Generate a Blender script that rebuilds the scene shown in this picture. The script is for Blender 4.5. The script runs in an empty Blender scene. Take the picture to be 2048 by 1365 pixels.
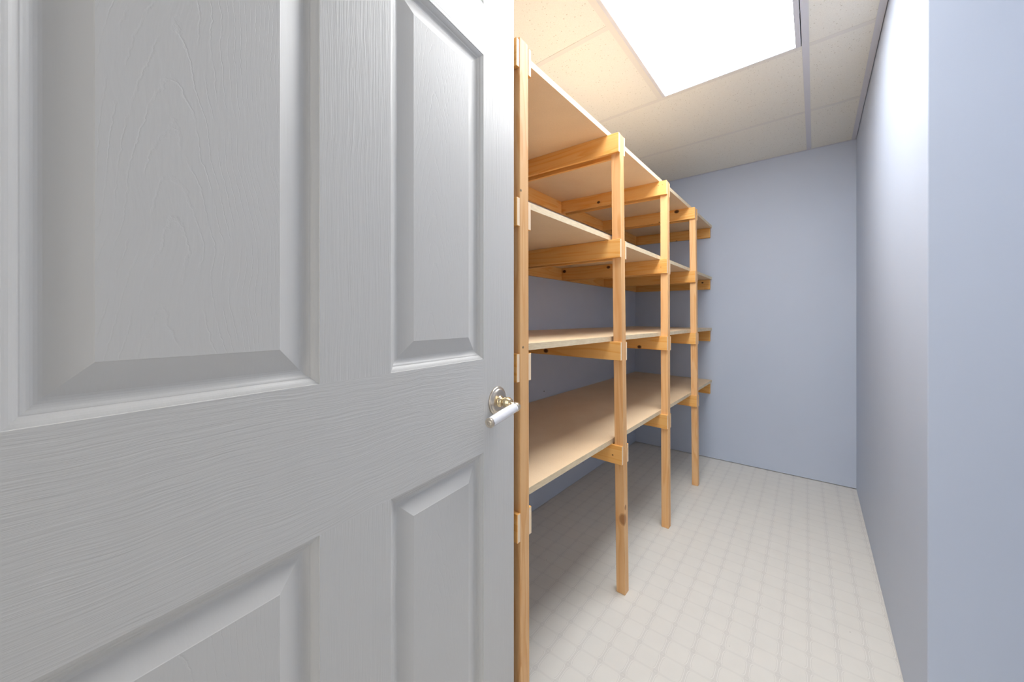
import bpy, bmesh, math, random
from mathutils import Vector
random.seed(7)

# ------------------------------------------------------------------ camera
YAW = 0.6893            # the camera looks this far to the left of the closet's long axis (+Y)
CAM_H = 1.0818
scene = bpy.context.scene
C = scene.collection
cam_data = bpy.data.cameras.new('camera')
cam = bpy.data.objects.new('camera', cam_data)
C.objects.link(cam)
cam.location = (0, 0, CAM_H)
cam.rotation_euler = (math.pi/2, 0, YAW)
cam_data.sensor_width = 36.0
cam_data.lens = 734.28 / 2048 * 36.0
cam_data.shift_y = -(682.5 - 638.9) / 2048
cam_data.clip_start = 0.01
scene.camera = cam

# ------------------------------------------------------------------ world, exposure
LENS_STRENGTH = 11.8      # fluorescent troffer lens
HALL_FILL_STRENGTH = 13.0      # added fill lamp, unseen in the hall behind the camera
world = bpy.data.worlds.new('world')
scene.world = world
world.use_nodes = True
world.node_tree.nodes['Background'].inputs[0].default_value = (0.9, 0.95, 1.0, 1)
world.node_tree.nodes['Background'].inputs[1].default_value = 0.05
# fill light added at a made-up hall window behind the camera
fill = bpy.data.lights.new('window_fill_light', 'AREA'); fill.shape = 'RECTANGLE'
fill.size = 2.0; fill.size_y = 1.5; fill.energy = 38.0; fill.color = (1.0, 0.975, 0.96)
fill_o = bpy.data.objects.new('window_fill_light', fill); C.objects.link(fill_o)
fill_o.location = (0.0, -3.98, 1.25); fill_o.rotation_euler = (math.pi/2, 0, 0)
vs = scene.view_settings
vs.view_transform = 'Standard'
vs.look = 'None'
vs.exposure = 0.30
vs.gamma = 1.0
vs.use_curve_mapping = False

CEIL = 2.227
XR, XL, YB = 0.205, -1.221, 3.192
YF = -0.15               # closet side of the doorway wall
JOG = 1.289

# ------------------------------------------------------------------ node helpers
class NT:
    def __init__(s, name):
        s.m = bpy.data.materials.new(name); s.m.use_nodes = True
        s.t = s.m.node_tree; s.n = s.t.nodes
        s.b = s.n['Principled BSDF']
    def new(s, typ, **kw):
        n = s.n.new(typ)
        for k, v in kw.items(): setattr(n, k, v)
        return n
    def link(s, a, b): s.t.links.new(a, b)
    def put(s, sock, v):
        if isinstance(v, bpy.types.NodeSocket): s.link(v, sock)
        else: sock.default_value = v
    def math(s, op, a, b=None, c=None, clamp=False):
        n = s.new('ShaderNodeMath', operation=op); n.use_clamp = clamp
        s.put(n.inputs[0], a)
        if b is not None: s.put(n.inputs[1], b)
        if c is not None: s.put(n.inputs[2], c)
        return n.outputs[0]
    def vmath(s, op, a, b=None):
        n = s.new('ShaderNodeVectorMath', operation=op)
        s.put(n.inputs[0], a)
        if b is not None: s.put(n.inputs[1], b)
        return n.outputs['Value'] if op in ('DISTANCE', 'LENGTH', 'DOT_PRODUCT') else n.outputs[0]
    def objco(s): return s.new('ShaderNodeTexCoord').outputs['Object']
    def mapping(s, vec, scale=(1,1,1), loc=(0,0,0), rot=(0,0,0)):
        n = s.new('ShaderNodeMapping'); s.link(vec, n.inputs[0])
        n.inputs['Location'].default_value = loc; n.inputs['Rotation'].default_value = rot
        n.inputs['Scale'].default_value = scale
        return n.outputs[0]
    def noise(s, vec, scale, detail=2.0, rough=0.5, dist=0.0):
        n = s.new('ShaderNodeTexNoise'); s.link(vec, n.inputs['Vector'])
        n.inputs['Scale'].default_value = scale; n.inputs['Detail'].default_value = detail
        n.inputs['Roughness'].default_value = rough; n.inputs['Distortion'].default_value = dist
        return n.outputs['Fac']
    def ramp(s, fac, stops, interp='LINEAR'):
        n = s.new('ShaderNodeValToRGB'); s.link(fac, n.inputs[0])
        cr = n.color_ramp; cr.interpolation = interp
        while len(cr.elements) < len(stops): cr.elements.new(0.5)
        for e, (p, c) in zip(cr.elements, stops):
            e.position = p
            e.color = (c, c, c, 1) if isinstance(c, (int, float)) else (*c, 1)
        return n.outputs[0]
    def mix(s, fac, a, b, mode='MIX'):
        n = s.new('ShaderNodeMix', data_type='RGBA', blend_type=mode)
        s.put(n.inputs[0], fac)
        s.put(n.inputs[6], a if isinstance(a, bpy.types.NodeSocket) else (*a, 1))
        s.put(n.inputs[7], b if isinstance(b, bpy.types.NodeSocket) else (*b, 1))
        return n.outputs[2]
    def bump(s, h, strength, dist=0.001):
        n = s.new('ShaderNodeBump'); s.link(h, n.inputs['Height'])
        n.inputs['Strength'].default_value = strength; n.inputs['Distance'].default_value = dist
        s.link(n.outputs[0], s.b.inputs['Normal'])
    def color(s, c): s.put(s.b.inputs['Base Color'], c if isinstance(c, bpy.types.NodeSocket) else (*c, 1))
    def rough(s, r): s.put(s.b.inputs['Roughness'], r)

def plain(name, col, rough=0.5, metal=0.0):
    t = NT(name); t.color(col); t.rough(rough); t.b.inputs['Metallic'].default_value = metal
    n = t.noise(t.objco(), 60, 2)
    t.bump(n, 0.03, 0.0005)
    return t.m

# ------------------------------------------------------------------ materials
def wall_paint():
    t = NT('wall_paint')
    v = t.objco()
    n = t.noise(v, 2.2, 2)
    t.color(t.ramp(n, [(0.3, (0.535, 0.595, 0.715)), (0.7, (0.555, 0.615, 0.735))]))
    t.rough(0.55)
    a = t.noise(v, 90, 3)
    b = t.noise(v, 9, 2)
    t.bump(t.math('ADD', a, t.math('MULTIPLY', b, 2.5)), 0.10, 0.0012)
    return t.m

def vinyl():
    t = NT('vinyl_flooring')
    v = t.objco()
    P = 0.0737
    w = t.noise(v, 9, 1)
    vv = t.mapping(v, (1/P, 1/P, 1), (0.903, 0.33, 0), (0, 0, -0.014))
    sep = t.new('ShaderNodeSeparateXYZ'); t.link(vv, sep.inputs[0])
    fx = t.math('ABSOLUTE', t.math('SUBTRACT', t.math('FRACT', sep.outputs[0]), 0.5))   # 0 centre .. .5 line
    fy = t.math('ABSOLUTE', t.math('SUBTRACT', t.math('FRACT', sep.outputs[1]), 0.5))
    # rounded square radius (superellipse), the corners cut back
    p4 = t.math('ADD', t.math('POWER', fx, 5.0), t.math('POWER', fy, 5.0))
    r = t.math('POWER', p4, 0.2)
    r = t.math('ADD', r, t.math('MULTIPLY', t.math('SUBTRACT', w, 0.5), 0.03))
    tile = t.ramp(r, [(0.0, (0.766, 0.743, 0.69)), (0.400, (0.766, 0.743, 0.69)), (0.415, (0.685, 0.663, 0.616)),
                      (0.424, (0.685, 0.663, 0.616)), (0.436, (0.80, 0.777, 0.73)), (0.456, (0.80, 0.777, 0.73)),
                      (0.468, (0.685, 0.663, 0.618)), (0.505, (0.72, 0.697, 0.65))])
    # the bands that run across read softer than those that run along the room
    soft = t.ramp(r, [(0.44, (0.766, 0.743, 0.69)), (0.475, (0.722, 0.699, 0.65)), (0.5, (0.735, 0.712, 0.662))])
    isx = t.math('GREATER_THAN', fx, t.math('SUBTRACT', fy, 0.02))
    col = t.mix(isx, soft, tile)
    # small dark corner ticks
    crn = t.math('MULTIPLY', t.math('GREATER_THAN', fx, 0.40), t.math('GREATER_THAN', fy, 0.40))
    dcr = t.vmath('LENGTH', t.vmath('SUBTRACT', (0.5, 0.5, 0), _vec(t, fx, fy)))
    ring = t.math('MULTIPLY', crn, t.ramp(dcr, [(0.05, 0), (0.065, 1), (0.085, 1), (0.10, 0)]))
    col = t.mix(t.math('MULTIPLY', ring, 0.40), col, (0.585, 0.562, 0.526))
    blotch = t.noise(v, 14, 3)
    col = t.mix(0.5, col, t.ramp(blotch, [(0.3, (0.93, 0.93, 0.93)), (0.7, (1.0, 1.0, 1.0))]), 'MULTIPLY')
    # scattered grit
    vor = t.new('ShaderNodeTexVoronoi'); t.link(v, vor.inputs['Vector']); vor.inputs['Scale'].default_value = 9
    sp = t.math('LESS_THAN', vor.outputs['Distance'], 0.022)
    col = t.mix(t.math('MULTIPLY', sp, 0.5), col, (0.22, 0.2, 0.18))
    t.color(col)
    t.rough(0.42)
    t.b.inputs['Specular IOR Level'].default_value = 0.25
    t.bump(r, 0.03, 0.001)
    return t.m

def _vec(t, x, y):
    n = t.new('ShaderNodeCombineXYZ'); t.put(n.inputs[0], x); t.put(n.inputs[1], y)
    return n.outputs[0]

def door_paint(name, mode):
    """white paint over a skin embossed with wood grain; object x runs along the leaf, z is up"""
    t = NT(name)
    v = t.objco()
    t.color((0.60, 0.59, 0.572)); t.rough(0.42)
    t.b.inputs['Specular IOR Level'].default_value = 0.3
    warp = t.noise(v, 5.0, 2)
    wv = t.new('ShaderNodeVectorMath', operation='MULTIPLY_ADD')
    cx = t.new('ShaderNodeCombineXYZ')
    t.link(warp, cx.inputs[0]); t.link(warp, cx.inputs[2])
    t.link(cx.outputs[0], wv.inputs[0])
    wv.inputs[1].default_value = (0.022, 0, 0) if mode == 'v' else ((0, 0, 0.035) if mode == 'h' else (0.05, 0, 0.10))
    t.link(v, wv.inputs[2])
    v2 = wv.outputs[0]
    if mode == 'v':
        a = t.noise(t.mapping(v2, (1, 1, 0.022)), 430, 3, 0.6)
        b = t.noise(t.mapping(v2, (1, 1, 0.05)), 110, 2)
        h = t.math('ADD', a, t.math('MULTIPLY', b, 0.4))
        t.bump(h, 0.42, 0.0014)
    elif mode == 'h':
        a = t.noise(t.mapping(v2, (0.028, 1, 1)), 430, 3, 0.6)
        b = t.noise(t.mapping(v2, (0.06, 1, 1)), 110, 2)
        h = t.math('ADD', a, t.math('MULTIPLY', b, 0.4))
        t.bump(h, 0.45, 0.0013)
    else:   # flat-sawn arches
        sep = t.new('ShaderNodeSeparateXYZ'); t.link(v2, sep.inputs[0])
        x2 = t.math('POWER', t.math('ABSOLUTE', sep.outputs[0]), 1.6)
        ph = t.math('ADD', t.math('MULTIPLY', sep.outputs[2], 19.0), t.math('MULTIPLY', x2, 560.0))
        ph = t.math('ADD', ph, t.math('MULTIPLY', t.noise(t.mapping(v, (1, 1, 0.45)), 9, 2, 0.5), 1.6))
        ph = t.math('ADD', ph, t.math('MULTIPLY', t.noise(v, 80, 3, 0.6), 0.6))
        ln = t.math('ABSOLUTE', t.math('SUBTRACT', t.math('FRACT', ph), 0.5))
        line = t.ramp(ln, [(0.0, 0.0), (0.05, 0.7), (0.10, 1.0)])
        brk = t.ramp(t.noise(t.mapping(v, (1, 1, 0.3)), 55, 3), [(0.42, 0.0), (0.58, 1.0)])
        line = t.math('MAXIMUM', line, brk)
        fine = t.noise(t.mapping(v2, (1, 1, 0.12)), 240, 3)
        h = t.math('ADD', line, t.math('MULTIPLY', fine, 0.8))
        t.bump(h, 0.22, 0.0009)
    return t.m

def wood(name, axis, light, dark, knots=(), freq=1.0, gloss=0.5, kcol=(0.07, 0.022, 0.008)):
    t = NT(name)
    v = t.objco()
    oi = t.new('ShaderNodeObjectInfo')
    off = t.vmath('SCALE', oi.outputs['Random'])
    sc = off.node; sc.inputs['Scale'].default_value = 1.0
    comb = t.new('ShaderNodeCombineXYZ')
    for i in range(3): t.link(oi.outputs['Random'], comb.inputs[i])
    mul = t.new('ShaderNodeVectorMath', operation='MULTIPLY')
    t.link(comb.outputs[0], mul.inputs[0]); mul.inputs[1].default_value = (13.7, 31.1, 7.9)
    v = t.vmath('ADD', v, mul.outputs[0])
    s = [14.0*freq]*3; s[axis] = 0.9*freq
    vv = t.mapping(v, tuple(s))
    n = t.noise(vv, 1.0, 2, 0.5, 0.4)
    ring = t.math('FRACT', t.math('MULTIPLY', n, 9.0))
    ringc = t.ramp(ring, [(0.0, 0.1), (0.55, 0.35), (0.88, 1.0), (1.0, 0.1)])
    s2 = [260.0]*3; s2[axis] = 7.0
    fib = t.noise(t.mapping(v, tuple(s2)), 1.0, 2)
    f = t.math('ADD', t.math('MULTIPLY', ringc, 0.55), t.math('MULTIPLY', fib, 0.36))
    col = t.mix(f, light, dark)
    tint = t.ramp(oi.outputs['Random'], [(0, (1.0, 1.0, 1.0)), (0.5, (0.93, 0.90, 0.86)), (1, (1.04, 1.02, 0.98))])
    col = t.mix(1.0, col, tint, 'MULTIPLY')
    pos = t.new('ShaderNodeNewGeometry').outputs['Position']
    for (k, r) in knots:
        dv = t.vmath('MULTIPLY', t.vmath('SUBTRACT', pos, k), tuple(0.75 if i == axis else 1.0 for i in range(3)))
        d = t.math('DIVIDE', t.vmath('LENGTH', dv), r)
        col = t.mix(t.ramp(d, [(0.0, 1.0), (0.62, 0.95), (0.9, 0.35), (1.0, 0.0)]), col, kcol)
    t.color(col); t.rough(gloss)
    t.b.inputs['Specular IOR Level'].default_value = 0.3
    t.bump(fib, 0.15, 0.0006)
    return t.m

PINE_L, PINE_D = (0.94, 0.575, 0.215), (0.84, 0.34, 0.05)  # arms and ledgers: the richer orange of shade mixed into the pine colour
POST_L, POST_D = (0.92, 0.60, 0.31), (0.76, 0.36, 0.12)

def mdf():
    t = NT('particle_board')
    v = t.objco()
    a = t.noise(v, 5, 3); b = t.noise(v, 320, 2)
    col = t.ramp(a, [(0.3, (0.83, 0.61, 0.39)), (0.7, (0.89, 0.68, 0.455))])
    col = t.mix(0.35, col, t.ramp(b, [(0.35, (0.86, 0.84, 0.80)), (0.65, (1, 1, 1))]), 'MULTIPLY')
    t.color(col); t.rough(0.5); t.b.inputs['Specular IOR Level'].default_value = 0.3
    t.bump(b, 0.05, 0.0005)
    return t.m

def mdf_edge():
    t = NT('shelf_edge_band')
    v = t.objco()
    b = t.noise(t.mapping(v, (1, 0.15, 1)), 260, 2)
    t.color(t.ramp(b, [(0.3, (0.68, 0.54, 0.35)), (0.7, (0.79, 0.66, 0.46))]))
    t.rough(0.6); t.bump(b, 0.15, 0.0006)
    return t.m

def tile_mat():
    t = NT('acoustic_tile')
    v = t.objco()
    a = t.noise(v, 330, 1)
    vor = t.new('ShaderNodeTexVoronoi'); t.link(v, vor.inputs['Vector']); vor.inputs['Scale'].default_value = 105
    sepc = t.new('ShaderNodeSeparateColor'); t.link(vor.outputs['Color'], sepc.inputs[0])
    rad = t.math('MULTIPLY', sepc.outputs[0], 0.30)
    dot = t.math('LESS_THAN', vor.outputs['Distance'], rad)
    dot = t.math('MULTIPLY', dot, t.math('GREATER_THAN', sepc.outputs[1], 0.45))
    base = t.ramp(a, [(0.3, (0.80, 0.79, 0.735)), (0.7, (0.86, 0.85, 0.795))])
    t.color(t.mix(t.math('MULTIPLY', dot, 0.5), base, (0.42, 0.38, 0.30)))
    t.rough(0.9)
    t.bump(t.math('SUBTRACT', a, t.math('MULTIPLY', dot, 1.2)), 0.25, 0.001)
    return t.m

def emit(name, col, strength):
    t = NT(name)
    t.color((0.8, 0.8, 0.8)); t.rough(0.3)
    t.b.inputs['Emission Color'].default_value = (*col, 1)
    t.b.inputs['Emission Strength'].default_value = strength
    v = t.objco()
    vor = t.new('ShaderNodeTexVoronoi'); t.link(v, vor.inputs['Vector']); vor.inputs['Scale'].default_value = 190
    t.bump(vor.outputs['Distance'], 0.4, 0.001)
    return t.m

M = dict(
    wall=wall_paint(), floor=vinyl(),
    door_v=door_paint('door_paint_upright_grain', 'v'), door_h=door_paint('door_paint_level_grain', 'h'),
    door_p=door_paint('door_paint_arched_grain', 'p'),
    mdf=mdf(), edge=mdf_edge(), tile=tile_mat(),
    steel=plain('white_enamelled_steel', (0.66, 0.67, 0.73), 0.45),
    tee=plain('cream_tee_paint', (0.76, 0.745, 0.71), 0.5),
    endgrain=plain('pale_end_grain', (0.93, 0.72, 0.50), 0.7),
    trim=plain('white_trim_paint', (0.75, 0.75, 0.74), 0.4),
    dark=plain('dark_void', (0.03, 0.03, 0.03), 0.9),
    hall=plain('hall_paint', (0.72, 0.71, 0.68), 0.7),
    porcelain=plain('white_porcelain', (0.80, 0.80, 0.84), 0.07),
    nickel=plain('satin_nickel', (0.66, 0.59, 0.50), 0.30, 1.0),
    brass=plain('polished_brass', (0.74, 0.60, 0.38), 0.22, 1.0),
    screw=plain('brown_screw', (0.30, 0.20, 0.11), 0.5, 0.3),
    lens=emit('prismatic_lens', (0.97, 0.985, 1.0), LENS_STRENGTH),
    hall_fill_lamp=emit('hall_fill_glass', (1.0, 0.99, 0.97), HALL_FILL_STRENGTH),
)
M['post'] = wood('pine_upright', 2, POST_L, POST_D)
M['arm'] = wood('pine_crosswise', 0, PINE_L, PINE_D)
M['rail'] = wood('pine_lengthwise', 1, PINE_L, PINE_D)

# ------------------------------------------------------------------ mesh helpers
def finish(name, bm, mat, parent=None, smooth=False, origin=None):
    me = bpy.data.meshes.new(name)
    bmesh.ops.recalc_face_normals(bm, faces=bm.faces)
    if origin is None:
        lo = Vector((min(v.co[i] for v in bm.verts) for i in range(3)))
        hi = Vector((max(v.co[i] for v in bm.verts) for i in range(3)))
        origin = (lo + hi) / 2
    else: origin = Vector(origin)
    for v in bm.verts: v.co -= origin
    bm.to_mesh(me); bm.free()
    if smooth:
        for p in me.polygons: p.use_smooth = True
    for m in (mat if isinstance(mat, (list, tuple)) else [mat]): me.materials.append(m)
    o = bpy.data.objects.new(name, me); C.objects.link(o)
    o.location = origin
    if parent is not None:
        o.parent = parent
        o.location = origin - (parent.location if parent.parent is None else (parent.location + parent.parent.location))
    return o

def add_box(bm, lo, hi, bevel=0.0, mat=0):
    x0, y0, z0 = lo; x1, y1, z1 = hi
    return add_hexa(bm, [(x0,y0,z0),(x1,y0,z0),(x1,y1,z0),(x0,y1,z0),(x0,y0,z1),(x1,y0,z1),(x1,y1,z1),(x0,y1,z1)], bevel, mat)

def add_hexa(bm, pts, bevel=0.0, mat=0):
    vs_ = [bm.verts.new(p) for p in pts]
    fs = [bm.faces.new([vs_[i] for i in f]) for f in ((0,3,2,1),(4,5,6,7),(0,1,5,4),(1,2,6,5),(2,3,7,6),(3,0,4,7))]
    for f in fs: f.material_index = mat
    if bevel:
        es = {e for f in fs for e in f.edges}
        bmesh.ops.bevel(bm, geom=list(es), offset=bevel, segments=1, affect='EDGES', profile=0.5)
    return fs

def box(name, lo, hi, mat, parent=None, bevel=0.0, origin=None):
    bm = bmesh.new(); add_box(bm, lo, hi, bevel)
    return finish(name, bm, mat, parent, origin=origin)

def prism(name, poly, z0, z1, mat, parent=None):
    bm = bmesh.new()
    a = [bm.verts.new((x, y, z0)) for x, y in poly]; b = [bm.verts.new((x, y, z1)) for x, y in poly]
    n = len(poly)
    bm.faces.new(a[::-1]); bm.faces.new(b)
    for i in range(n): bm.faces.new((a[i], a[(i+1) % n], b[(i+1) % n], b[i]))
    return finish(name, bm, mat, parent)

def add_lathe(bm, prof, centre, axis, n=32):
    """prof: (distance along the axis, radius)"""
    axis = Vector(axis).normalized(); c = Vector(centre)
    u = axis.orthogonal().normalized(); w = axis.cross(u)
    rings = []
    for (d, r) in prof:
        if r < 1e-6: rings.append([bm.verts.new(c + axis*d)])
        else: rings.append([bm.verts.new(c + axis*d + (u*math.cos(2*math.pi*k/n) + w*math.sin(2*math.pi*k/n))*r) for k in range(n)])
    for a, b in zip(rings, rings[1:]):
        for k in range(n):
            k2 = (k+1) % n
            if len(a) == 1: bm.faces.new((a[0], b[k], b[k2]))
            elif len(b) == 1: bm.faces.new((a[k], a[k2], b[0]))
            else: bm.faces.new((a[k], a[k2], b[k2], b[k]))

def structure(o): o['kind'] = 'structure'; return o
def thing(o, label, cat, group=None):
    o['label'] = label; o['category'] = cat
    if group: o['group'] = group
    return o
def empty(name, loc):
    o = bpy.data.objects.new(name, None); C.objects.link(o); o.location = loc; o.empty_display_size = 0.1
    return o

# ------------------------------------------------------------------ the room
TOP = 2.36
structure(box('floor', (-1.40, -4.2, -0.05), (1.2, 3.33, 0.0), M['floor'], origin=(0, 0, 0)))
structure(box('wall_left', (-1.34, YF, 0.003), (XL, YB + 0.13, TOP), M['wall']))
structure(box('wall_back', (XL, YB, 0.004), (0.34, YB + 0.13, TOP), M['wall']))
# right wall with the short return that faces the doorway; the outside corner is slightly rounded
rr = 0.003
arc = [(XR + rr - rr*math.cos(a), JOG + rr - rr*math.sin(a)) for a in [math.pi/2*k/5 for k in range(6)]]
structure(prism('wall_right', [(XR, YB)] + arc + [(0.50, JOG), (0.50, YF), (0.62, YF), (0.62, YB)], 0.002, TOP, M['wall']))
# doorway wall behind the camera: closet to +Y, hall to -Y
bm = bmesh.new()
add_box(bm, (-1.34, YF - 0.12, 0.0), (-0.515, YF, TOP))
add_box(bm, (0.405, YF - 0.12, 0.0), (0.62, YF, TOP))
add_box(bm, (-0.515, YF - 0.12, 2.07), (0.405, YF, TOP))
structure(finish('wall_front', bm, M['wall']))
bm = bmesh.new()
add_box(bm, (-0.515, YF - 0.13, 0.001), (-0.497, YF + 0.002, 2.07))
add_box(bm, (0.387, YF - 0.13, 0.001), (0.405, YF + 0.002, 2.07))
add_box(bm, (-0.497, YF - 0.13, 2.052), (0.387, YF + 0.002, 2.07))
structure(finish('trim_1', bm, M['trim']))
# hall
bm = bmesh.new()
add_box(bm, (-1.40, -4.2, 0.0), (-1.0, -4.0, TOP)); add_box(bm, (1.0, -4.2, 0.0), (1.2, -4.0, TOP))
add_box(bm, (-1.0, -4.2, 0.0), (1.0, -4.0, 0.5)); add_box(bm, (-1.0, -4.2, 2.0), (1.0, -4.0, TOP))
structure(finish('wall_hall_back', bm, M['hall']))
structure(box('wall_hall_left', (-1.40, -4.0, 0.0), (-1.34, YF, TOP), M['hall']))
structure(box('wall_hall_right', (1.1, -4.0, 0.0), (1.2, YF - 0.12, TOP), M['hall']))
bm = bmesh.new()
add_box(bm, (-1.0, -4.12, 0.5), (-0.95, -4.06, 2.0)); add_box(bm, (0.95, -4.12, 0.5), (1.0, -4.06, 2.0))
add_box(bm, (-0.95, -4.12, 0.5), (0.95, -4.06, 0.55)); add_box(bm, (-0.95, -4.12, 1.95), (0.95, -4.06, 2.0)); add_box(bm, (-0.02, -4.12, 0.55), (0.02, -4.06, 1.95))
structure(finish('added_window_1', bm, M['trim']))  # unseen window frame, added to go with the fill light
structure(box('wall_hall_front', (0.62, YF - 0.12, 0.0), (1.2, YF, TOP), M['hall']))

wl = bpy.data.objects['wall_left']
for (y, z) in ((1.776, 0.660), (1.894, 0.128), (2.244, 0.101)):
    bm = bmesh.new(); add_lathe(bm, [(-0.004, 0), (-0.004, 0.0035), (0.0004, 0.0035), (0.0004, 0)], (XL, y, z), (1, 0, 0), 10)
    finish('nail_hole', bm, M['dark'], wl)

# ------------------------------------------------------------------ suspended ceiling
ceiling = structure(box('ceiling', (-1.40, -4.2, TOP), (1.2, 3.33, TOP + 0.05), M['trim']))
XM = -0.029; XS = -0.617; FW = 0.012          # main runner, side tee by the fixture, half flange
YT = [0.130, 0.741, 1.352, 1.970, 2.597]
def tee(name, x0, x1, y0, y1, along, mat='tee'):
    bm = bmesh.new()
    add_box(bm, (x0, y0, CEIL), (x1, y1, CEIL + 0.0008))
    if along == 'y':
        xm = (x0+x1)/2; add_box(bm, (xm-0.0008, y0, CEIL + 0.0008), (xm+0.0008, y1, CEIL + 0.035))
    else:
        ym = (y0+y1)/2; add_box(bm, (x0, ym-0.0008, CEIL + 0.0008), (x1, ym+0.0008, CEIL + 0.030))
    return finish(name, bm, M[mat], ceiling)
tee('main_runner', XM - FW, XM + FW, YF, YB - 0.001, 'y', 'steel')
tee('main_runner', XS - FW, XS + FW, YF, YT[3] - FW, 'y')
for y in YT:
    tee('cross_tee', XM + FW, XR - 0.020 if y > JOG else 0.48, y - FW, y + FW, 'x')
    if y in YT[3:]: tee('cross_tee', XL + 0.018, XM - FW, y - FW, y + FW, 'x')
    else: tee('cross_tee', XL + 0.018, XS - FW, y - FW, y + FW, 'x')
tee('cross_tee', XS + FW, XM - FW, YT[0] - FW, YT[0] + FW, 'x')
tee('cross_tee', XS + FW, XM - FW, YT[1] - FW, YT[1] + FW, 'x')
def angle(lo, hi): box('wall_angle', lo, hi, M['steel'], ceiling)
angle((XR - 0.024, JOG + 0.001, CEIL - 0.0004), (XR - 0.0022, YB - 0.001, CEIL + 0.0006))
angle((XL + 0.001, YF + 0.001, CEIL - 0.0004), (XL + 0.020, YB - 0.001, CEIL + 0.0006))
angle((XL + 0.020, YB - 0.012, CEIL - 0.0004), (XR - 0.024, YB - 0.001, CEIL + 0.0006))
angle((XL + 0.020, YF + 0.001, CEIL - 0.0004), (0.48, YF + 0.020, CEIL + 0.0006))
angle((XR, JOG - 0.020, CEIL - 0.0004), (0.499, JOG - 0.001, CEIL + 0.0006))
def ctile(x0, x1, y0, y1, drop=0.0):
    g = 0.006
    box('ceiling_tile', (x0 + g, y0 + g, CEIL + 0.0012), (x1 - g, y1 - g, CEIL + 0.015), M['tile'], ceiling, bevel=0.001)
ys = [YF] + YT + [YB]
for i in range(len(ys) - 1):
    a, b = ys[i], ys[i+1]
    ctile(XM, (XR - 0.004 if a > 1.3 else 0.50) if b != YT[3] else XR - 0.004, a, b)
    if a >= YT[3]: ctile(XL, XM, a, b)
    else:
        ctile(XL, XS, a, b)
        if b <= YT[1]: ctile(XS, XM, a, b)

# ------------------------------------------------------------------ light fixture in the grid
fx0, fx1, fy0, fy1 = XS + FW, XM - FW - 0.003, YT[1] + FW, YT[3] - FW - 0.002
light = empty('ceiling_light', ((fx0+fx1)/2, (fy0+fy1)/2, CEIL))
thing(light, 'bright recessed fluorescent ceiling light with prismatic lens, set in the tiled ceiling', 'ceiling light')
bm = bmesh.new()
zf = CEIL - 0.003
fw = 0.018; fe = 0.006
add_box(bm, (fx0, fy0, zf), (fx0 + fw - 0.003, fy1, zf + 0.012), 0.001)
add_box(bm, (fx1 - fw, fy0, zf), (fx1, fy1, zf + 0.012), 0.001)
add_box(bm, (fx0 + fw - 0.003, fy1 - fe, zf), (fx1 - fw, fy1, zf + 0.012), 0.001)
add_box(bm, (fx0 + fw - 0.003, fy0, zf), (fx1 - fw, fy0 + fe, zf + 0.012), 0.001)
finish('lens_frame', bm, M['steel'], light)
bm = bmesh.new()
add_box(bm, (fx0 + 0.002, fy0 + 0.002, CEIL + 0.011), (fx1 - 0.002, fy1 - 0.002, CEIL + 0.085))
finish('housing', bm, M['steel'], light)
o = box('lens', (fx0 + fw - 0.004, fy0 + fe - 0.001, CEIL + 0.002), (fx1 - fw + 0.001, fy1 - fe + 0.001, CEIL + 0.005), M['lens'], light)
for yy in (1.72, 0.98):
    box('latch', (fx1 - 0.004, yy, zf - 0.001), (fx1 + 0.001, yy + 0.018, zf + 0.004), M['steel'], light, 0.0005)

# made-up hall lamp, added behind the camera as fill for the closet
hl = empty('hall_fill_lamp', (-0.1, -1.35, TOP))
thing(hl, 'unseen round fill lamp added in the hall behind the doorway', 'ceiling lamp')
bm = bmesh.new(); add_lathe(bm, [(0, 0), (0, 0.20), (0.02, 0.20), (0.02, 0)], (-0.1, -1.35, TOP - 0.001), (0, 0, -1), 40)
finish('base', bm, M['trim'], hl)
bm = bmesh.new(); add_lathe(bm, [(0.021, 0), (0.021, 0.19), (0.05, 0.185), (0.08, 0.14), (0.10, 0.07), (0.105, 0)], (-0.1, -1.35, TOP), (0, 0, -1), 40)
finish('fill_lamp_shade', bm, M['hall_fill_lamp'], hl, smooth=True)

# ------------------------------------------------------------------ the wooden shelving
unit = empty('shelving_unit', (-0.90, 1.95, 0.0))
thing(unit, 'tall site-built pine shelving unit with four deep shelves along the left wall', 'shelving')
# post: near front corner x, y at the floor, y at the top
POSTS = [(-0.575, 0.7345, 0.728), (-0.571, 1.388, 1.336), (-0.580, 1.972, 1.950), (-0.582, 2.596, 2.527)]
PW = 0.036
ZTOP = 1.797
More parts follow.
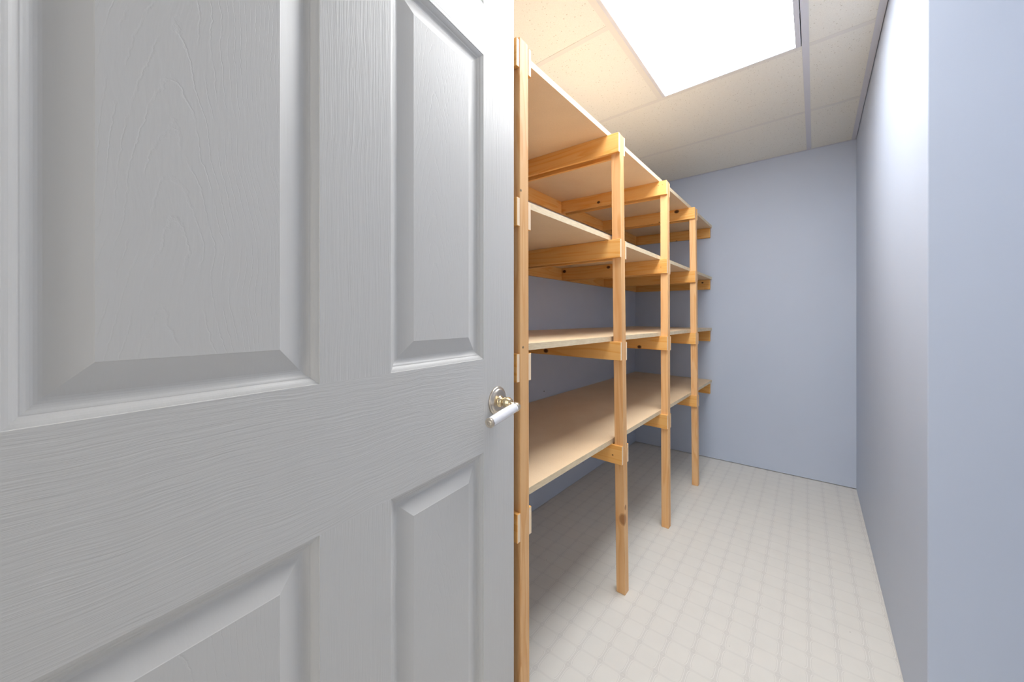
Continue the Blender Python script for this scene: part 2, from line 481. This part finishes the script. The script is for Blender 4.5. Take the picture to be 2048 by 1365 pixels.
# shelf underside height at the front edge and at the wall
SH = [(1.791, 1.807), (1.390, 1.396), (0.995, 1.001), (0.591, 0.601)]
SX = -0.616          # front edge of the boards
AW = 0.0125; AH = 0.072
XA = -1.203          # where the arms meet the ledger
def kn(x, y, z, r): return ((x, y, z), r)
ARM_KNOTS = {
    (1, 0): [kn(-0.607, 1.33, 1.743, .0045), kn(-0.588, 1.33, 1.778, .003)],
    (1, 2): [kn(-0.917, 1.345, 0.942, .011), kn(-0.600, 1.345, 0.975, .0025), kn(-0.588, 1.345, 0.940, .003)],
    (1, 3): [kn(-0.61, 1.36, 0.55, .003)],
    (2, 0): [kn(-0.955, 1.94, 1.752, .009), kn(-0.62, 1.94, 1.77, .003), kn(-0.60, 1.94, 1.77, .003)],
    (2, 1): [kn(-0.897, 1.945, 1.375, .010), kn(-1.185, 1.945, 1.375, .011), kn(-0.61, 1.945, 1.35, .003)],
    (2, 2): [kn(-0.723, 1.950, 0.934, .010)],
    (3, 0): [kn(-0.847, 2.515, 1.718, .010), kn(-0.690, 2.515, 1.780, .013), kn(-0.80, 2.515, 1.73, .004)],
    (3, 1): [kn(-0.86, 2.515, 1.32, .006)],
    (3, 2): [kn(-0.645, 2.525, 0.940, .013), kn(-0.70, 2.525, 0.95, .006)],
}
def post_y(k, z):
    x, yb, yt = POSTS[k]
    return yb + (yt - yb)*z/ZTOP
def quad_prism(lo_pts, hi_pts): return lo_pts + hi_pts
for k, (x, yb, yt) in enumerate(POSTS):
    bm = bmesh.new()
    zt = ZTOP - (0.0 if k == 0 else 0.008)
    add_hexa(bm, [(x-PW, yb, 0.0005), (x, yb, 0.0005), (x, yb+PW, 0.0005), (x-PW, yb+PW, 0.0005),
                  (x-PW, yt, zt), (x, yt, zt), (x, yt+PW, zt-0.002), (x-PW, yt+PW, zt-0.002)], 0.0012)
    finish('post', bm, M['post'] if k != 1 else wood('pine_upright_knotted', 2, POST_L, POST_D, [kn(-0.575, 1.380, 0.30, .020), kn(-0.571, 1.39, 0.345, .009)], kcol=(0.42, 0.19, 0.07)), unit)
for k in range(4):
    for s, (zf_, zb_) in enumerate(SH):
        y = post_y(k, zf_ - 0.04)
        x = POSTS[k][0]
        for side in (0, 1):
            y0 = y - AW if side == 0 else y + PW
            xe = x + random.uniform(-0.002, 0.0015)
            hh = AH + random.uniform(-0.001, 0.0015)
            dz = -0.0005 if side == 0 else -0.002
            if s == 0 and side == 0: dz = 0.0
            bm = bmesh.new()
            # rise with the board it carries
            m = (zb_ - zf_) / (SX - XA)
            ze = zf_ - m*(xe - SX) + dz
            zw = zb_ + dz
            y1 = y0 + AW
            if s == 0:   # top arms stand a little above the board's underside at the post
                pass
            add_hexa(bm, [(XA, y0, zw-hh), (xe, y0, ze-hh), (xe, y1, ze-hh), (XA, y1, zw-hh),
                          (XA, y0, zw), (xe, y0, ze), (xe, y1, ze), (XA, y1, zw)], 0.001)
            kk = ARM_KNOTS.get((k, s)) if side == 0 else None
            mat = wood('pine_crosswise_knotted', 0, PINE_L, PINE_D, kk) if kk else M['arm']
            ob = finish('cross_arm', bm, [mat, M['endgrain']], unit)
            for pl in ob.data.polygons:
                if pl.normal.x > 0.9: pl.material_index = 1
# boards
for s, (zf_, zb_) in enumerate(SH):
    bm = bmesh.new()
    T = 0.019
    y0, y1 = 0.712, YB - 0.002
    xb = XL + 0.002
    fs = add_hexa(bm, [(xb, y0, zb_), (SX, y0, zf_), (SX, y1, zf_), (xb, y1, zb_),
                       (xb, y0, zb_+T), (SX, y0, zf_+T), (SX, y1, zf_+T), (xb, y1, zb_+T)])
    fs[3].material_index = 1
    o = finish('shelf_board', bm, [M['mdf'], M['edge']], unit)
# ledgers: along the left wall and along the back wall
for s, (zf_, zb_) in enumerate(SH):
    h_ = AH
    bm = bmesh.new(); add_box(bm, (XL + 0.001, 0.712, zb_ - h_ - 0.001), (XA - 0.0005, YB - 0.020, zb_ - 0.001), 0.001)
    finish('wall_ledger', bm, M['rail'], unit)
    bm = bmesh.new()
    kb = {0: [kn(-0.872, YB-0.018, 1.720, .007)], 1: [kn(-0.679, YB-0.018, 1.368, .007)], 2: [], 3: []}[s]
    ye0, ye1 = YB - 0.019, YB - 0.001
    xe = -0.626; h2 = [0.076, 0.076, 0.085, 0.088][s]
    add_hexa(bm, [(XL+0.001, ye0, zb_-h2), (xe, ye0, zf_-h2), (xe, ye1, zf_-h2), (XL+0.001, ye1, zb_-h2),
                  (XL+0.001, ye0, zb_-0.001), (xe, ye0, zf_-0.001), (xe, ye1, zf_-0.001), (XL+0.001, ye1, zb_-0.001)], 0.001)
    finish('back_ledger', bm, wood('pine_back_ledger', 0, PINE_L, PINE_D, kb) if kb else M['arm'], unit)
# screws in the nearest post
for (y, z) in ((0.733, 1.409), (0.742, 1.010)):
    bm = bmesh.new(); add_lathe(bm, [(-0.004, 0), (-0.004, 0.0032), (0.0006, 0.0032), (0.0010, 0.002), (0.0004, 0)], (-0.575, y, z), (1, 0, 0), 12)
    finish('screw_head', bm, M['screw'], unit, smooth=False)

# ------------------------------------------------------------------ the open door
DP = 0.485                                  # distance of the door face from the camera
TH = math.atan((1493 - 1024) / 734.28)      # door direction, from the camera axis
ang = YAW - TH                              # left of +Y
Dv = Vector((-math.sin(ang), math.cos(ang), 0))          # along the leaf, hinge to latch
Nv = Vector((math.cos(ang), math.sin(ang), 0))           # out of the face, towards the camera
face0 = -Nv * DP                                          # foot of the perpendicular (t = 0)
DT0, DT1 = -0.0965, 0.7675
DH = 2.035
door = empty('door_1', face0 + Dv*DT0)
door.rotation_euler = (0, 0, math.atan2(Dv.y, Dv.x))
structure(door)
# local frame of the door: x along the leaf from the hinge (0..W), y = out of the BACK, z up
W = DT1 - DT0
def part(name, bm, mat, smooth=False, parent=door, origin=(0, 0, 0)):
    """built in the door's local frame: x along, y<0 towards the camera side"""
    me = bpy.data.meshes.new(name)
    bmesh.ops.recalc_face_normals(bm, faces=bm.faces)
    org = Vector(origin)
    for v in bm.verts: v.co -= org
    bm.to_mesh(me); bm.free()
    if smooth:
        for p in me.polygons: p.use_smooth = True
    for m_ in (mat if isinstance(mat, (list, tuple)) else [mat]): me.materials.append(m_)
    o = bpy.data.objects.new(name, me); C.objects.link(o); o.parent = parent
    o.location = org
    return o
TK = 0.035
X = lambda t: t - DT0
xa0, xa1 = X(0.0259), X(0.2776)      # left column of panels
xb0, xb1 = X(0.3950), X(0.6433)      # right column
ZP = [(0.235, 0.790), (0.9945, 1.661), (1.772, 1.915)]
def slab(name, lo, hi, mat, bev=0.0):
    bm = bmesh.new(); add_box(bm, lo, hi, 0); return part(name, bm, mat, origin=tuple((a+b)/2 for a, b in zip(lo, hi)))
slab('stile', (0, 0, 0.012), (xa0, TK, DH), M['door_v'])
slab('stile', (xb1, 0, 0.012), (W, TK, DH), M['door_v'])
rails = [(0.012, ZP[0][0]), (ZP[0][1], ZP[1][0]), (ZP[1][1], ZP[2][0]), (ZP[2][1], DH)]
for z0, z1 in rails: slab('rail', (xa0, 0, z0), (xb1, TK, z1), M['door_h'])
for z0, z1 in ZP: slab('mullion', (xa1, 0, z0), (xb0, TK, z1), M['door_v'])
# moulded panels: (inset from the opening, depth below the face)
PROF = [(0.0, 0.0), (0.0004, 0.0012), (0.0020, 0.0018), (0.0040, 0.0027), (0.0060, 0.0040), (0.0078, 0.0056), (0.0088, 0.0070),
        (0.0098, 0.0072), (0.0112, 0.0080), (0.0128, 0.0094), (0.0145, 0.0104), (0.0165, 0.0112), (0.0190, 0.0115), (0.0215, 0.0112), (0.0235, 0.0105),
        (0.0486, 0.00175), (0.0494, 0.0013), (0.0500, 0.0013)]
def panel(x0, x1, z0, z1, name='panel'):
    bm = bmesh.new()
    for side in (0, 1):
        rings = []
        for d, dep in PROF:
            y = dep if side == 0 else TK - dep
            rings.append([bm.verts.new(p) for p in ((x0+d, y, z0+d), (x1-d, y, z0+d), (x1-d, y, z1-d), (x0+d, y, z1-d))])
        for a, b in zip(rings, rings[1:]):
            for k in range(4):
                f = bm.faces.new((a[k], a[(k+1) % 4], b[(k+1) % 4], b[k]))
                f.material_index = 1 if k % 2 == 0 else 0
        f = bm.faces.new(rings[-1]); f.material_index = 2
        if side == 0: outer = rings[0]
        else:
            for k in range(4): bm.faces.new((outer[k], outer[(k+1) % 4], rings[0][(k+1) % 4], rings[0][k]))
    zc = (z0+z1)/2 if z1 - z0 < 0.6 or z0 < 0.9 else z0 + 0.15
    o = part(name, bm, [M['door_s'], M['door_s'], M['door_p']], origin=((x0+x1)/2, 0, zc))
    return o
t_ = NT('door_paint_moulding'); t_.color((0.60, 0.59, 0.572)); t_.rough(0.38); t_.b.inputs['Specular IOR Level'].default_value = 0.3
t_.bump(t_.noise(t_.mapping(t_.objco(), (1, 1, 0.06)), 300, 2), 0.12, 0.0008)
M['door_s'] = t_.m
for z0, z1 in ZP:
    panel(xa0, xa1, z0, z1); panel(xb0, xb1, z0, z1)
# hinges on the hinge edge
for z in (0.25, 1.02, 1.80):
    bm = bmesh.new(); add_lathe(bm, [(0, 0), (0, 0.006), (0.09, 0.006), (0.09, 0)], (-0.004, TK + 0.004, z), (0, 0, 1), 16)
    add_box(bm, (-0.0015, 0.004, z), (0.0, TK, z + 0.09))
    part('hinge', bm, M['nickel'], origin=(0, TK, z))
# latch plate on the free edge
bm = bmesh.new(); add_box(bm, (W, 0.006, 0.866), (W + 0.0012, 0.029, 0.924)); part('latch_plate', bm, M['nickel'], origin=(W, 0.017, 0.895))

# handle
hx, hz = X(0.6945), CAM_H - 0.1875
R = 0.0325
handle = bpy.data.objects.new('door_handle', None); C.objects.link(handle); handle.parent = door; handle.location = (hx, 0, hz)
handle['label'] = 'white porcelain lever handle on a round nickel rose'
def hpart(name, bm, mat, smooth=True):
    return part(name, bm, mat, smooth, parent=handle)
bm = bmesh.new()
add_lathe(bm, [(-0.001, 0), (-0.001, R), (0.0030, R), (0.0046, R-0.0012), (0.0050, R-0.0040), (0.0056, R-0.0052), (0.0078, R-0.0060),
               (0.0086, R-0.0082), (0.0090, R-0.0110), (0.0094, 0.0135), (0.0094, 0)], (0, 0, 0), (0, -1, 0), 64)
ro = hpart('rose', bm, M['nickel'])
bm = bmesh.new()
add_lathe(bm, [(0.008, 0), (0.008, 0.0135), (0.0105, 0.0135), (0.0125, 0.0118), (0.0135, 0.0095), (0.0200, 0.0088), (0.0215, 0.0112),
               (0.0240, 0.0122), (0.0330, 0.0118), (0.0350, 0.0100), (0.0370, 0.0100), (0.0390, 0.0085), (0.0390, 0)], (0, 0, -0.001), (0, -1, 0), 40)
hpart('neck', bm, M['brass'])
# lever runs back towards the hinge, sloping down a little
LE = 0.0475
lv0 = Vector((0.008, -LE, -0.0095)); lv1 = Vector((-0.094, -LE, -0.0225))
ax = (lv1 - lv0).normalized(); LL = (lv1 - lv0).length
bm = bmesh.new()
add_lathe(bm, [(-0.0075, 0), (-0.0070, 0.0060), (-0.0045, 0.0092), (-0.001, 0.0106), (0.0035, 0.0112), (0.0060, 0.0112), (0.0075, 0.0102), (0.0080, 0)], lv0, ax, 32)
add_lathe(bm, [(0.030, 0.0), (0.030, 0.0085), (0.042, 0.0085), (0.046, 0.0085), (0.046, 0)], (0.003, 0, -0.006), (0, -1, -0.04), 24)
hpart('collar', bm, M['nickel'])
bm = bmesh.new()
add_lathe(bm, [(0.0070, 0), (0.0070, 0.0098), (0.010, 0.0105), (LL*0.5, 0.0110), (LL-0.006, 0.0103), (LL-0.002, 0.0100), (LL-0.002, 0)], lv0, ax, 40)
hpart('lever_grip', bm, M['porcelain'])
bm = bmesh.new()
add_lathe(bm, [(LL-0.003, 0), (LL-0.003, 0.0104), (LL+0.0008, 0.0104), (LL+0.0016, 0.0092), (LL+0.0010, 0.0080), (LL+0.0006, 0.0052), (LL+0.0018, 0.0046), (LL+0.0026, 0.0034), (LL+0.0014, 0.0018), (LL+0.0018, 0)], lv0, ax, 32)
hpart('end_cap', bm, M['nickel'])
# the mirrored lever on the other face
bm = bmesh.new()
add_lathe(bm, [(-0.001, 0), (-0.001, R), (0.0030, R), (0.0050, R-0.0040), (0.0086, R-0.0082), (0.0094, 0.0135), (0.0094, 0)], (0, TK, 0), (0, 1, 0), 48)
hpart('rose', bm, M['nickel'])
bm = bmesh.new()
add_lathe(bm, [(0.008, 0), (0.008, 0.0125), (0.040, 0.0100), (0.055, 0.0100), (0.055, 0)], (0, TK, 0), (0, 1, 0), 32)
add_lathe(bm, [(0, 0), (0, 0.0105), (0.10, 0.0105), (0.10, 0)], (0.008, TK+0.0475, -0.004), (-1, 0, -0.1), 32)
hpart('lever_grip', bm, M['porcelain'])
